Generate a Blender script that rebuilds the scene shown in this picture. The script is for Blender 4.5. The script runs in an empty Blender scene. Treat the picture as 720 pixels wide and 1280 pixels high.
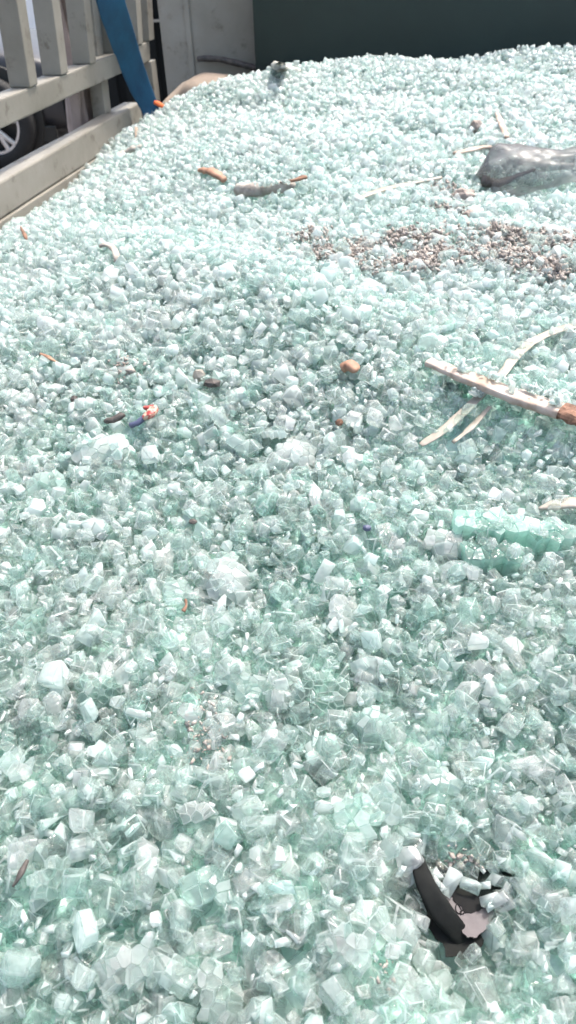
import bpy, bmesh, math, random, time
import numpy as np
from mathutils import Vector, Matrix, noise as mn
from mathutils.bvhtree import BVHTree

T0 = time.time()
rng = np.random.default_rng(11)
random.seed(7)
sc = bpy.context.scene
col = sc.collection
H = 1.75                      # height of the camera above the road

# ------------------------------------------------------------------ camera
PITCH, ROLL, FPX = 38.5, 2.0, 924.0
cam_d = bpy.data.cameras.new('camera'); cam = bpy.data.objects.new('camera', cam_d); col.objects.link(cam)
cam_d.sensor_fit = 'VERTICAL'; cam_d.sensor_height = 36.0; cam_d.lens = FPX / 1280 * 36
cam_d.clip_start = 0.02; cam_d.clip_end = 500
RM = Matrix.Rotation(math.radians(90 - PITCH), 3, 'X') @ Matrix.Rotation(math.radians(-ROLL), 3, 'Z')
cam.matrix_world = Matrix.Translation((0, 0, H)) @ RM.to_4x4()
sc.camera = cam
cam_d.dof.use_dof = True; cam_d.dof.focus_distance = .42; cam_d.dof.aperture_fstop = 20
RN = np.array(RM)
CAMP = Vector((0, 0, H))


def ray(px, py):
    return RM @ Vector((px - 360.0, 640.0 - py, -FPX)).normalized()


def project(p):
    """world points (n,3) -> pixel coords, depth"""
    q = (np.asarray(p) - np.array([0, 0, H])) @ RN
    d = -q[:, 2]
    dd = np.where(d > 1e-4, d, 1e-4)
    return 360 + q[:, 0] / dd * FPX, 640 - q[:, 1] / dd * FPX, d


# frame of the lorry bed: u runs along the left side towards the headboard, n points inwards
U = Vector((0.2053, 0.9787, 0)); N = Vector((0.9787, -0.2053, 0)); BASE = Vector((-0.6161, 0, H))


def bed(t, s, z):
    return BASE + U * t + N * s + Vector((0, 0, z))


def on_side(px, py, s=0.0):
    d = ray(px, py); o = CAMP - (BASE + N * s)
    k = -(o.dot(N)) / d.dot(N); p = CAMP + d * k
    q = p - BASE
    return q.dot(U), q.z


def on_head(px, py, t):
    d = ray(px, py); o = CAMP - (BASE + U * t)
    k = -(o.dot(U)) / d.dot(U); q = CAMP + d * k - BASE
    return q.dot(N), q.z


# ------------------------------------------------------------------ heap shape
def sstep(a, b, x):
    x = np.clip((x - a) / (b - a), 0, 1); return x * x * (3 - 2 * x)


_k = [(rng.uniform(0, 6.28), rng.uniform(0, 6.28), w) for w in (7, 9, 13, 17, 23, 31, 43, 59)]
HOLES = []     # (x, y, radius, depth)


def heap_z(x, y):
    x = np.asarray(x, float); y = np.asarray(y, float)
    t = (x + .6161) * .2053 + y * .9787
    s = (x + .6161) * .9787 - y * .2053
    e = -.338 + .028 * sstep(.9, 1.75, t)
    back = sstep(.75, 1.6, t)
    top = -.272 + .066 * back - .040 * sstep(.5, 1.3, s) * back - .058 * (1 - sstep(.0, .75, t))
    wid = .11 + .13 * back
    z = e + (top - e) * (1 - np.exp(-np.maximum(s, 0) / wid))
    yc = 1.60 - .02 * s
    z = z - np.maximum(y - yc - .03, 0) ** 1.15 * .5
    z = z - .12 * np.maximum(-y - .05, 0) - .15 * np.maximum(s - 1.25, 0)
    n = 0
    for i, (a, b, w) in enumerate(_k):
        an = a * 1.7
        n = n + np.sin((x * math.cos(an) + y * math.sin(an)) * w + b) / (w ** .85)
    z = z + n * .045 * (0.55 + .45 * sstep(0, .2, s))
    for hx, hy, r, dp in HOLES:
        z = z - dp * np.exp(-(((x - hx) ** 2 + (y - hy) ** 2) / r ** 2) ** 1.5)
    return z + H


def hit(px, py, dz=0.0):
    d = ray(px, py); lo = .1; p = None
    k = .1
    while k < 4:
        q = CAMP + d * k
        if q.z < float(heap_z(q.x, q.y)) + dz: break
        lo = k; k += .01
    hi = k
    for _ in range(20):
        m = (lo + hi) / 2; q = CAMP + d * m
        if q.z < float(heap_z(q.x, q.y)) + dz: hi = m
        else: lo = m
    return CAMP + d * hi


_h = hit(578, 1128); HOLES.append((_h.x, _h.y, .030, .024))
_h = hit(560, 1195); HOLES.append((_h.x, _h.y, .014, .012))
for (a, b, r, d) in [(640, 232, .05, .012), (560, 120, .1, .004), (330, 560, .05, .006), (620, 590, .05, .008)]:
    _h = hit(a, b); HOLES.append((_h.x, _h.y, r, d))


# ------------------------------------------------------------------ materials
def mat(name):
    m = bpy.data.materials.new(name); m.use_nodes = True
    nt = m.node_tree; nt.nodes.clear()
    out = nt.nodes.new('ShaderNodeOutputMaterial')
    return m, nt, out


def node(nt, typ, **kw):
    n = nt.nodes.new(typ)
    for k, v in kw.items():
        if k in n.inputs: n.inputs[k].default_value = v
        else: setattr(n, k, v)
    return n


def ramp(nt, stops, fac):
    r = nt.nodes.new('ShaderNodeValToRGB'); el = r.color_ramp.elements
    while len(el) < len(stops): el.new(.5)
    for e, (p, c) in zip(el, stops):
        e.position = p; e.color = (*c, 1) if len(c) == 3 else c
    nt.links.new(fac, r.inputs[0]); return r


def simple(name, c1, c2, scale=20, rough=.6, bump=.3, bscale=60, stretch=(1, 1, 1), metallic=0, dist=.002, spec=.5, detail=6, lo=.35, hi=.65, c3=None, dirt=None):
    m, nt, out = mat(name); L = nt.links.new
    tc = node(nt, 'ShaderNodeTexCoord'); mp = node(nt, 'ShaderNodeMapping'); mp.inputs['Scale'].default_value = stretch
    L(tc.outputs['Object'], mp.inputs[0])
    n1 = node(nt, 'ShaderNodeTexNoise', Scale=scale, Detail=detail, Roughness=.62); L(mp.outputs[0], n1.inputs['Vector'])
    st = [(lo, c1), (hi, c2)] + ([(min(hi + .12, 1), c3)] if c3 else [])
    r = ramp(nt, st, n1.outputs['Fac'])
    b = node(nt, 'ShaderNodeBsdfPrincipled', Roughness=rough, Metallic=metallic)
    b.inputs['Specular IOR Level'].default_value = spec
    if dirt:                                        # scuffs, rust spots and grime streaks
        n4 = node(nt, 'ShaderNodeTexNoise', Scale=26, Detail=9, Roughness=.72); L(tc.outputs['Object'], n4.inputs['Vector'])
        r4 = ramp(nt, [(.56, (0, 0, 0)), (.70, (.85, .85, .85))], n4.outputs['Fac'])
        mm = node(nt, 'ShaderNodeMix', data_type='RGBA'); L(r4.outputs[0], mm.inputs[0]); L(r.outputs[0], mm.inputs[6]); mm.inputs[7].default_value = (*dirt, 1)
        L(mm.outputs[2], b.inputs['Base Color'])
    else:
        L(r.outputs[0], b.inputs['Base Color'])
    n2 = node(nt, 'ShaderNodeTexNoise', Scale=bscale, Detail=5); L(mp.outputs[0], n2.inputs['Vector'])
    bp = node(nt, 'ShaderNodeBump', Strength=bump, Distance=dist); L(n2.outputs['Fac'], bp.inputs['Height']); L(bp.outputs[0], b.inputs['Normal'])
    rr = node(nt, 'ShaderNodeMapRange'); rr.inputs['To Min'].default_value = max(rough - .12, .03); rr.inputs['To Max'].default_value = min(rough + .12, 1)
    L(n1.outputs['Fac'], rr.inputs['Value']); L(rr.outputs[0], b.inputs['Roughness'])
    L(b.outputs[0], out.inputs[0]); return m


def glass_material(name, clear=(.98, 1, .99), teal=(.79, .95, .90), trans=(.92, .15), rough=(.02, .38), clearness=(.55, .09), transl=.42, bump=0.0):
    m, nt, out = mat(name); L = nt.links.new
    at = node(nt, 'ShaderNodeAttribute', attribute_name='tint')
    r = ramp(nt, [(0, clear), (1, teal)], at.outputs['Fac'])
    fr = node(nt, 'ShaderNodeAttribute', attribute_name='frost')     # crushed white faces and edges against clear ones

    def rng_(lo, hi, sock):
        mr = node(nt, 'ShaderNodeMapRange'); mr.inputs['To Min'].default_value = lo; mr.inputs['To Max'].default_value = hi
        L(fr.outputs['Fac'], mr.inputs['Value']); L(mr.outputs[0], sock)
    b = node(nt, 'ShaderNodeBsdfPrincipled', IOR=1.5)
    L(r.outputs[0], b.inputs['Base Color'])
    rng_(*trans, b.inputs['Transmission Weight']); rng_(*rough, b.inputs['Roughness'])
    tl = node(nt, 'ShaderNodeBsdfTranslucent'); L(r.outputs[0], tl.inputs[0])
    tr = node(nt, 'ShaderNodeBsdfTransparent'); L(r.outputs[0], tr.inputs[0])
    if bump:
        geo = node(nt, 'ShaderNodeNewGeometry')
        n1 = node(nt, 'ShaderNodeTexNoise', Scale=320, Detail=1, Roughness=.7); L(geo.outputs['Position'], n1.inputs['Vector'])
        bp = node(nt, 'ShaderNodeBump', Strength=bump, Distance=.0024); L(n1.outputs['Fac'], bp.inputs['Height'])
        L(bp.outputs[0], b.inputs['Normal'])
    mx = node(nt, 'ShaderNodeMixShader'); mx.inputs[0].default_value = transl
    L(b.outputs[0], mx.inputs[1]); L(tl.outputs[0], mx.inputs[2])
    m2 = node(nt, 'ShaderNodeMixShader'); rng_(*clearness, m2.inputs[0])
    L(mx.outputs[0], m2.inputs[1]); L(tr.outputs[0], m2.inputs[2]); L(m2.outputs[0], out.inputs[0])
    return m


M_NEAR = glass_material('clear crushed glass', clear=(.98, 1, .99), teal=(.815, .945, .910), trans=(.9, .3), rough=(0.0, .2), clearness=(.78, .30), transl=.30, bump=.4)
M_GLASS = glass_material('crushed glass', clear=(.93, .962, .955), teal=(.79, .898, .872), trans=(.8, .15), rough=(.02, .28), clearness=(.62, .15), transl=.34)
M_SLAB = glass_material('deep green plate glass', clear=(.92, .985, .965), teal=(.72, .92, .87), bump=.6)
M_BASE = simple('packed glass grit', (.58, .77, .71), (.78, .91, .87), scale=60, rough=.5, bump=.8, bscale=150, dist=.004)

# ------------------------------------------------------------------ chunk templates
def hull_template(pts, bevel, tint):
    bm = bmesh.new()
    for p in pts: bm.verts.new(p)
    r = bmesh.ops.convex_hull(bm, input=bm.verts)
    bad = [e for e in r['geom_interior'] if isinstance(e, bmesh.types.BMVert)]
    if bad: bmesh.ops.delete(bm, geom=bad, context='VERTS')
    bmesh.ops.dissolve_limit(bm, angle_limit=.12, verts=bm.verts, edges=bm.edges)
    if bevel:
        bmesh.ops.bevel(bm, geom=list(bm.edges), offset=bevel, segments=1, profile=.5, affect='EDGES', clamp_overlap=True)
    bmesh.ops.recalc_face_normals(bm, faces=bm.faces)
    bm.verts.index_update()
    v = np.array([x.co[:] for x in bm.verts]); f = [[w.index for w in q.verts] for q in bm.faces]
    ar = [q.calc_area() for q in bm.faces]; bm.free()
    base = np.clip(rng.normal(.2, .28), 0, .95)
    fr = [float(np.clip((.48 if a < .055 else base) + rng.normal(0, .15), 0, 1)) for a in ar] if bevel else [float(np.clip(rng.normal(.42, .3), 0, 1)) for a in ar]
    return v, f, fr


def random_die(bevel):
    n = rng.choice([4, 4, 4, 5, 5, 6, 3]); a0 = rng.uniform(0, 6.28)
    ang = a0 + (np.arange(n) + rng.uniform(-.22, .22, n)) * 2 * math.pi / n
    rx = .58 * rng.uniform(.85, 1.25); ry = .58 * rng.uniform(.8, 1.1)
    th = rng.uniform(.36, .50) if rng.random() < .62 else rng.uniform(.14, .32)
    tilt = rng.normal(0, .16, 2); sh = rng.normal(0, .09, 2)
    pts = []
    for a in ang:
        k = rng.uniform(.72, 1.2)
        x, y = math.cos(a) * rx * k, math.sin(a) * ry * k
        pts.append((x, y, th + tilt[0] * x))
        pts.append((x * rng.uniform(.72, 1.12) + sh[0], y * rng.uniform(.72, 1.12) + sh[1], -th * rng.uniform(.8, 1.1) + tilt[1] * y))
        if rng.random() < .6: pts.append((x * rng.uniform(1.02, 1.18), y * rng.uniform(1.02, 1.18), rng.uniform(-.25, .25)))
    return hull_template(pts, bevel, 0)


def random_chip():
    pts = [(x * rng.uniform(.3, 1) * .8, y * rng.uniform(.3, 1) * .45, z * rng.uniform(.2, 1) * .35) for x in (-1, 1) for y in (-1, 1) for z in (-1, 1)]
    return hull_template(pts, 0, 0)


FINE = [random_die(.06) for _ in range(80)]
MED = [random_die(.055) for _ in range(30)]
COARSE = [random_die(0) for _ in range(40)]
CHIP = [random_chip() for _ in range(30)]


def rand_rot(m):
    q = rng.normal(size=(m, 4)); q /= np.linalg.norm(q, axis=1)[:, None]
    w, x, y, z = q.T
    return np.stack([1 - 2 * (y * y + z * z), 2 * (x * y - z * w), 2 * (x * z + y * w),
                     2 * (x * y + z * w), 1 - 2 * (x * x + z * z), 2 * (y * z - x * w),
                     2 * (x * z - y * w), 2 * (y * z + x * w), 1 - 2 * (x * x + y * y)], 1).reshape(m, 3, 3)


def mesh_from(parts, name):
    """parts: list of (V (n,3), loops (l,), counts (f,), tint (n,)) -> one mesh"""
    V = np.concatenate([p[0] for p in parts]); C = np.concatenate([p[2] for p in parts]); TN = np.concatenate([p[3] for p in parts])
    off = 0; LS = []
    for p in parts: LS.append(p[1] + off); off += len(p[0])
    LI = np.concatenate(LS)
    me = bpy.data.meshes.new(name)
    me.vertices.add(len(V)); me.vertices.foreach_set('co', V.astype(np.float32).ravel())
    me.loops.add(len(LI)); me.loops.foreach_set('vertex_index', LI.astype(np.int32))
    me.polygons.add(len(C)); me.polygons.foreach_set('loop_start', np.concatenate([[0], np.cumsum(C)[:-1]]).astype(np.int32))
    me.update(calc_edges=True)
    at = me.attributes.new('tint', 'FLOAT', 'POINT'); at.data.foreach_set('value', TN.astype(np.float32))
    fr = np.concatenate([p[4] if len(p) > 4 else np.full(len(p[2]), .5) for p in parts])
    at = me.attributes.new('frost', 'FLOAT', 'FACE'); at.data.foreach_set('value', fr.astype(np.float32))
    return me


def scatter(templates, pos, size, tint=None, rot=None):
    m = len(pos); idx = rng.integers(0, len(templates), m); R = rand_rot(m) if rot is None else rot
    S = size[:, None] * rng.uniform(.85, 1.15, (m, 3)); parts = []
    for k, (v, f, fr) in enumerate(templates):
        w = np.nonzero(idx == k)[0]
        if not len(w): continue
        a = v[None] * S[w][:, None, :]
        a = np.einsum('mij,mnj->mni', R[w], a) + pos[w][:, None, :]
        lo = np.concatenate([np.array(q) for q in f]); cn = np.array([len(q) for q in f])
        loops = (lo[None] + (np.arange(len(w)) * len(v))[:, None]).ravel()
        tt = np.repeat((tint[w] if tint is not None else rng.uniform(0, 1, len(w))), len(v))
        parts.append((a.reshape(-1, 3), loops, np.tile(cn, len(w)), tt, np.tile(np.array(fr), len(w))))
    return parts


# keep-outs: debris that lies on the heap pushes the upper glass aside: (p0, p1, radius)
KEEP = []


def keep_mask(p, r, top):
    ok = np.ones(len(p), bool)
    for a, b, rad in KEEP:
        a = np.array(a[:2]); b = np.array(b[:2]); d = b - a; L2 = max(d @ d, 1e-9)
        t = np.clip(((p[:, :2] - a) @ d) / L2, 0, 1)
        q = a + t[:, None] * d
        dist = np.linalg.norm(p[:, :2] - q, axis=1)
        ok &= ~((dist < rad) & top)
    return ok


def tag(o, label=None, cat=None, group=None, kind=None):
    if label: o['label'] = label
    if cat: o['category'] = cat
    if group: o['group'] = group
    if kind: o['kind'] = kind
    return o


def link(name, me, m, parent=None, smooth=False):
    o = bpy.data.objects.new(name, me); col.objects.link(o)
    if m is not None and not len(me.materials): me.materials.append(m)
    if smooth:
        for p in me.polygons: p.use_smooth = True
    if parent is not None: o.parent = parent
    return o

# ------------------------------------------------------------------ mesh helpers
def new_obj(name, bm, m, parent=None, smooth=False, bevel=0.0, seg=2):
    bmesh.ops.recalc_face_normals(bm, faces=bm.faces)
    if bevel:
        es = [e for e in bm.edges if len(e.link_faces) == 2 and e.calc_face_angle(0) > .6]
        bmesh.ops.bevel(bm, geom=es, offset=bevel, segments=seg, profile=.6, affect='EDGES')
    me = bpy.data.meshes.new(name.replace('_', ' ')); bm.to_mesh(me); bm.free()
    return link(name, me, m, parent, smooth)


def empty(name, loc, rz=0.0):
    o = bpy.data.objects.new(name, None); col.objects.link(o); o.location = loc; o.rotation_euler = (0, 0, rz)
    o.empty_display_size = .1
    return o


def box8(bm, c):
    """box from eight corner points: four of the bottom loop, four of the top loop"""
    v = [bm.verts.new(p) for p in c]
    for f in ((3, 2, 1, 0), (4, 5, 6, 7), (0, 1, 5, 4), (1, 2, 6, 5), (2, 3, 7, 6), (3, 0, 4, 7)):
        bm.faces.new([v[i] for i in f])


def bbox(bm, x0, x1, y0, y1, z0, z1):
    box8(bm, [(x0, y0, z0), (x1, y0, z0), (x1, y1, z0), (x0, y1, z0), (x0, y0, z1), (x1, y0, z1), (x1, y1, z1), (x0, y1, z1)])


def bedbox(bm, t0, t1, s0, s1, z0, z1, cuts=0, wob=0.0):
    """box laid out along the lorry bed; optional lengthwise cuts with slight dents"""
    ts = np.linspace(t0, t1, cuts + 2); rings = []
    for k, t in enumerate(ts):
        o = [(random.uniform(-wob, wob), random.uniform(-wob, wob)) for _ in range(4)]
        rings.append([bm.verts.new(bed(t, s + a, z + b)) for (s, z), (a, b) in zip(((s0, z0), (s1, z0), (s1, z1), (s0, z1)), o)])
    for a, b in zip(rings, rings[1:]):
        for i in range(4): bm.faces.new((a[i], a[(i + 1) % 4], b[(i + 1) % 4], b[i]))
    bm.faces.new(rings[0][::-1]); bm.faces.new(rings[-1])


def sweep(bm, pts, rw, rh, up=Vector((0, 0, 1)), seg=10, rough=0.0, fs=60.0, p=2.6, seed=0, sub=6, taper=(1, 1)):
    """closed superellipse tube through pts; rw/rh half width and half height (number or list)"""
    P = [Vector(q) for q in pts]; n = len(P)
    W = rw if isinstance(rw, (list, tuple)) else [rw] * n
    Hh = rh if isinstance(rh, (list, tuple)) else [rh] * n
    st = []
    for i in range(n - 1):
        p0, p1, p2, p3 = P[max(i - 1, 0)], P[i], P[i + 1], P[min(i + 2, n - 1)]
        for k in range(sub):
            f = k / sub
            q = .5 * ((2 * p1) + (p2 - p0) * f + (2 * p0 - 5 * p1 + 4 * p2 - p3) * f * f + (3 * p1 - p0 - 3 * p2 + p3) * f ** 3)
            st.append((q, W[i] + (W[i + 1] - W[i]) * f, Hh[i] + (Hh[i + 1] - Hh[i]) * f))
    st.append((P[-1], W[-1], Hh[-1]))
    rings = []
    for i, (q, w, h) in enumerate(st):
        d = (st[min(i + 1, len(st) - 1)][0] - st[max(i - 1, 0)][0]).normalized()
        side = d.cross(up).normalized(); u2 = side.cross(d).normalized(); r = []
        for k in range(seg):
            a = 2 * math.pi * k / seg; c, s = math.cos(a), math.sin(a)
            x = math.copysign(abs(c) ** (2 / p), c) * w; y = math.copysign(abs(s) ** (2 / p), s) * h
            v = q + side * x + u2 * y
            if rough:
                nz = mn.noise(v * fs + Vector((seed, seed * 2, 0))); v += (side * c + u2 * s) * nz * rough
            r.append(bm.verts.new(v))
        rings.append(r)
    for a, b in zip(rings, rings[1:]):
        for i in range(seg): bm.faces.new((a[i], a[(i + 1) % seg], b[(i + 1) % seg], b[i]))
    for r, sgn, (q, w, h) in ((rings[0], 1, st[0]), (rings[-1], -1, st[-1])):
        d = (st[1][0] - st[0][0]).normalized() if sgn == 1 else (st[-1][0] - st[-2][0]).normalized()
        c = bm.verts.new(q - d * sgn * min(w, h) * .5)
        for i in range(seg):
            t = (r[i], r[(i + 1) % seg], c)
            bm.faces.new(t if sgn == -1 else t[::-1])


def cyl(bm, c, axis, r, h, seg=24, r2=None):
    axis = Vector(axis).normalized(); M = axis.to_track_quat('Z', 'Y').to_matrix().to_4x4(); M.translation = Vector(c)
    bmesh.ops.create_cone(bm, cap_ends=True, segments=seg, radius1=r, radius2=r if r2 is None else r2, depth=h, matrix=M)


# ------------------------------------------------------------------ materials of the setting
M_CREAM = simple('weathered cream paint', (.195, .180, .150), (.25, .234, .202), scale=9, rough=.6, bump=.4, bscale=70, dist=.0012, c3=(.31, .295, .262), spec=.3, dirt=(.10, .08, .06))
M_WALL = simple('weathered steel panel paint', (.21, .195, .163), (.285, .268, .23), scale=6, rough=.6, bump=.3, bscale=40, dist=.001, c3=(.34, .32, .28), dirt=(.12, .095, .07))
M_GREEN = simple('dark green painted board', (.009, .021, .018), (.014, .030, .025), scale=4, rough=.5, bump=.1, bscale=30, dist=.001)
M_STRAP = simple('blue woven strap', (.007, .055, .12), (.014, .095, .185), scale=30, rough=.7, bump=.6, bscale=600, dist=.0006, stretch=(1, 1, .3))
M_ROAD = simple('worn asphalt', (.12, .105, .095), (.20, .18, .165), scale=3, rough=.9, bump=.6, bscale=90, dist=.004)
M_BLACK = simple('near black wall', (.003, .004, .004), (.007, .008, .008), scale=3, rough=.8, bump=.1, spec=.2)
M_RUBBER = simple('tyre rubber', (.008, .008, .008), (.018, .018, .018), scale=12, rough=.8, bump=.3)
M_CAR = simple('dark grey car paint', (.030, .031, .035), (.042, .043, .049), scale=2, rough=.45, bump=0.0, spec=.45)
M_TRIM = simple('black car trim', (.005, .006, .006), (.010, .011, .011), scale=5, rough=.5, bump=.1)
M_WIN = simple('dark car glass', (.010, .014, .015), (.014, .018, .020), scale=2, rough=.08, bump=0, spec=.8)
M_ALLOY = simple('silver alloy', (.50, .50, .52), (.60, .60, .62), scale=6, rough=.3, bump=.05, metallic=.7)
M_WHITE = simple('white render', (.72, .72, .72), (.82, .82, .82), scale=2, rough=.7, bump=.2)
M_CLOTH = simple('beige pink cloth', (.24, .19, .17), (.34, .275, .25), scale=16, rough=.85, bump=.4, bscale=300, dist=.0008)
M_LAMP = simple('headlight lens', (.6, .62, .65), (.75, .77, .8), scale=6, rough=.1, bump=0, spec=.8)
M_WOODBED = simple('worn bed boards', (.10, .085, .07), (.18, .155, .13), scale=12, rough=.8, bump=.5)

# ------------------------------------------------------------------ ground and what stands on it
bm = bmesh.new(); g = 40
for i in range(g + 1):
    for j in range(g + 1):
        bm.verts.new((-150 + 300 * i / g, -100 + 300 * j / g, 0))
bm.verts.ensure_lookup_table()
for i in range(g):
    for j in range(g):
        a = i * (g + 1) + j; bm.faces.new([bm.verts[k] for k in (a, a + g + 1, a + g + 2, a + 1)])
tag(new_obj('road', bm, M_ROAD), kind='structure')

# near-black coloured stand-in for the dark area beyond the side fence
wl = empty('dark_wall', (.6, 6.3, 0)); tag(wl, 'plain near-black wall seen through the slats of the cream side fence', 'wall')
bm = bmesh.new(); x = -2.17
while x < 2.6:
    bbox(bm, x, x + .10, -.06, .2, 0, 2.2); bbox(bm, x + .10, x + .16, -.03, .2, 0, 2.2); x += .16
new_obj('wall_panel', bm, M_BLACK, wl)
bm = bmesh.new(); bbox(bm, -2.17, 2.6, -.085, -.0615, 1.235, 1.25)
new_obj('trim_strip', bm, M_TRIM if False else M_WALL, wl)

wh = empty('white_wall', (-3.6, 14, 0)); tag(wh, 'low bright white wall far off behind the bonnet of the grey car', 'wall')
bm = bmesh.new(); bbox(bm, -5, 2.6, -.1, .1, 0, 1.15); new_obj('wall_face', bm, M_WHITE, wh, bevel=.02)
bm = bmesh.new(); bbox(bm, -5.05, 2.65, -.15, .15, 1.153, 1.25); new_obj('coping', bm, M_WHITE, wh, bevel=.01)


# dark grey car, side on, nose to the right
def build_car(loc):
    root = empty('parked_car', loc)
    tag(root, 'dark grey parked car with silver wheels beyond the slatted side fence', 'car')
    # stations: x, half width, sill z, shoulder z, top z
    stn = [(.86, .62, .34, .58, .66), (.80, .80, .24, .66, .76), (.62, .89, .20, .80, .88), (.30, .92, .20, .87, .96), (-.25, .925, .20, .91, 1.02),
           (-.55, .925, .20, .93, 1.05), (-1.6, .925, .20, .95, 1.06), (-2.8, .925, .20, .96, 1.07), (-3.5, .90, .22, .95, 1.08), (-3.78, .82, .30, .88, 1.02), (-3.84, .7, .40, .78, .90)]
    bm = bmesh.new(); rings = []
    for x, w, z0, z1, z2 in stn:
        half = [(w * .90, z0), (w * .985, z0 + (z1 - z0) * .3), (w, z0 + (z1 - z0) * .62), (w * .985, z1), (w * .93, z1 + (z2 - z1) * .45), (w * .72, z2 - .012), (w * .3, z2)]
        pr = [(-a, b) for a, b in half] + [(a, b) for a, b in half[::-1]]
        rings.append([bm.verts.new((x, a + .92, b)) for a, b in pr])
    n = len(rings[0])
    for a, b in zip(rings, rings[1:]):
        for i in range(n): bm.faces.new((a[i], a[(i + 1) % n], b[(i + 1) % n], b[i]))
    bm.faces.new(rings[0]); bm.faces.new(rings[-1][::-1])
    body = new_obj('body', bm, M_CAR, root, smooth=True)
    ms = body.modifiers.new('s', 'SUBSURF'); ms.levels = ms.render_levels = 2
    # cabin
    def cab(z0, z1, x, w, m, nm, pr=root):
        bm = bmesh.new()
        box8(bm, [(x[0], .92 - w[0], z0), (x[1], .92 - w[0], z0), (x[1], .92 + w[0], z0), (x[0], .92 + w[0], z0), (x[2], .92 - w[1], z1), (x[3], .92 - w[1], z1), (x[3], .92 + w[1], z1), (x[2], .92 + w[1], z1)])
        return new_obj(nm, bm, m, pr, bevel=.03)
    cab(.98, 1.46, (-3.62, -.42, -3.2, -1.25), (.83, .64), M_WIN, 'window_band')
    cab(1.45, 1.53, (-3.24, -1.2, -3.1, -1.42), (.655, .58), M_CAR, 'roof')
    for x0, x1 in ((-1.28, -1.20), (-2.15, -2.05), (-3.0, -2.86)):
        for s in (-1, 1):
            bm = bmesh.new()
            bbox(bm, x0, x1, -.012, .012, 0, .47)
            for v in bm.verts: v.co.y += s * (.845 - v.co.z * .40) + .92
            for v in bm.verts: v.co.z += 1.0
            new_obj('pillar', bm, M_CAR, root)
    bm = bmesh.new(); bbox(bm, -3.6, .55, -.012, .03, .19, .33); bbox(bm, -3.6, .55, 1.81, 1.852, .19, .33)
    new_obj('sill_trim', bm, M_TRIM, root, bevel=.01)
    bm = bmesh.new(); bbox(bm, .70, .885, .14, 1.70, .20, .55); new_obj('bumper', bm, M_TRIM, root, bevel=.04)
    bm = bmesh.new(); bbox(bm, -.52, -.40, .25, 1.6, 1.045, 1.075); new_obj('windscreen_cowl', bm, M_TRIM, root, bevel=.01)
    for s in (0, 1):
        bm = bmesh.new(); bbox(bm, .62, .80, .03 + s * 1.42, .37 + s * 1.42, .66, .77); new_obj('headlight', bm, M_LAMP, root, bevel=.03)
        bm = bmesh.new(); bbox(bm, -.78, -.62, -.17 + s * 1.99, .03 + s * 1.99, 1.0, 1.13); new_obj('side_mirror', bm, M_WHITE if False else M_CAR, root, bevel=.03)
        bm = bmesh.new(); bbox(bm, -1.95, -1.78, -.02 + s * 1.86, .0 + s * 1.86, .80, .83); new_obj('door_handle', bm, M_CAR, root, bevel=.005)
    for wx in (0.0, -2.75):
        for s in (0, 1):
            cy0 = -.005 if s == 0 else 1.845; sg = -1 if s == 0 else 1
            # black disc standing for the shade inside the wheel arch, then tyre and rim
            bm = bmesh.new(); cyl(bm, (wx, cy0 + .01 * -sg, .40), (0, 1, 0), .455, .05, 40); new_obj('wheel_arch_shade', bm, M_TRIM, root, bevel=.01)
            tm = bmesh.new(); sg2 = 48; R1, R2 = .38, .255
            prof = [(R2, -.11), (R2 + .02, -.118), (R1 - .03, -.115), (R1, -.085), (R1, .085), (R1 - .03, .115), (R2, .11)]
            rr = []
            for k in range(sg2):
                a = 2 * math.pi * k / sg2
                rr.append([tm.verts.new((wx + math.cos(a) * r, cy0 + sg * .03 + y, .38 + math.sin(a) * r)) for r, y in prof])
            for k in range(sg2):
                a, b = rr[k], rr[(k + 1) % sg2]
                for i in range(len(prof)): tm.faces.new((a[i], a[(i + 1) % len(prof)], b[(i + 1) % len(prof)], b[i]))
            wheel = new_obj('wheel', tm, M_RUBBER, root, smooth=True)
            rm = bmesh.new(); yo = cy0 + sg * .13
            for k in range(sg2):
                a0, a1 = 2 * math.pi * k / sg2, 2 * math.pi * (k + 1) / sg2
                q = []
                for a in (a0, a1):
                    for r, y in ((.262, 0), (.262, -sg * .05), (.232, -sg * .05), (.232, 0)):
                        q.append(rm.verts.new((wx + math.cos(a) * r, yo + y, .38 + math.sin(a) * r)))
                for i in range(4): rm.faces.new((q[i], q[(i + 1) % 4], q[4 + (i + 1) % 4], q[4 + i]))
            for k in range(5):
                for dd in (-.17, .17):
                    a = 2 * math.pi * k / 5 + .3
                    p0 = Vector((math.cos(a) * .05, 0, math.sin(a) * .05)); p1 = Vector((math.cos(a + dd) * .24, 0, math.sin(a + dd) * .24))
                    o = Vector((wx, yo - sg * .012, .38)); sweep(rm, [o + p0, o + p1], .024, .014, up=Vector((0, 1, 0)), seg=8, sub=2)
            cyl(rm, (wx, yo - sg * .015, .38), (0, 1, 0), .06, .04, 20)
            new_obj('rim', rm, M_ALLOY, wheel)
    return root


build_car((-2.60, 7.72, 0))

# ------------------------------------------------------------------ the lorry bed
truck = empty('truck_bed', bed(0, 0, -.70)); truck.rotation_euler = (0, 0, 0)
tag(truck, 'open truck bed with cream side rail and pale steel headboard holding the broken glass', 'truck bed')


def tpart(name, bm, m, parent=truck, **k):
    for v in bm.verts: v.co -= truck.location
    return new_obj(name, bm, m, parent, **k)


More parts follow.
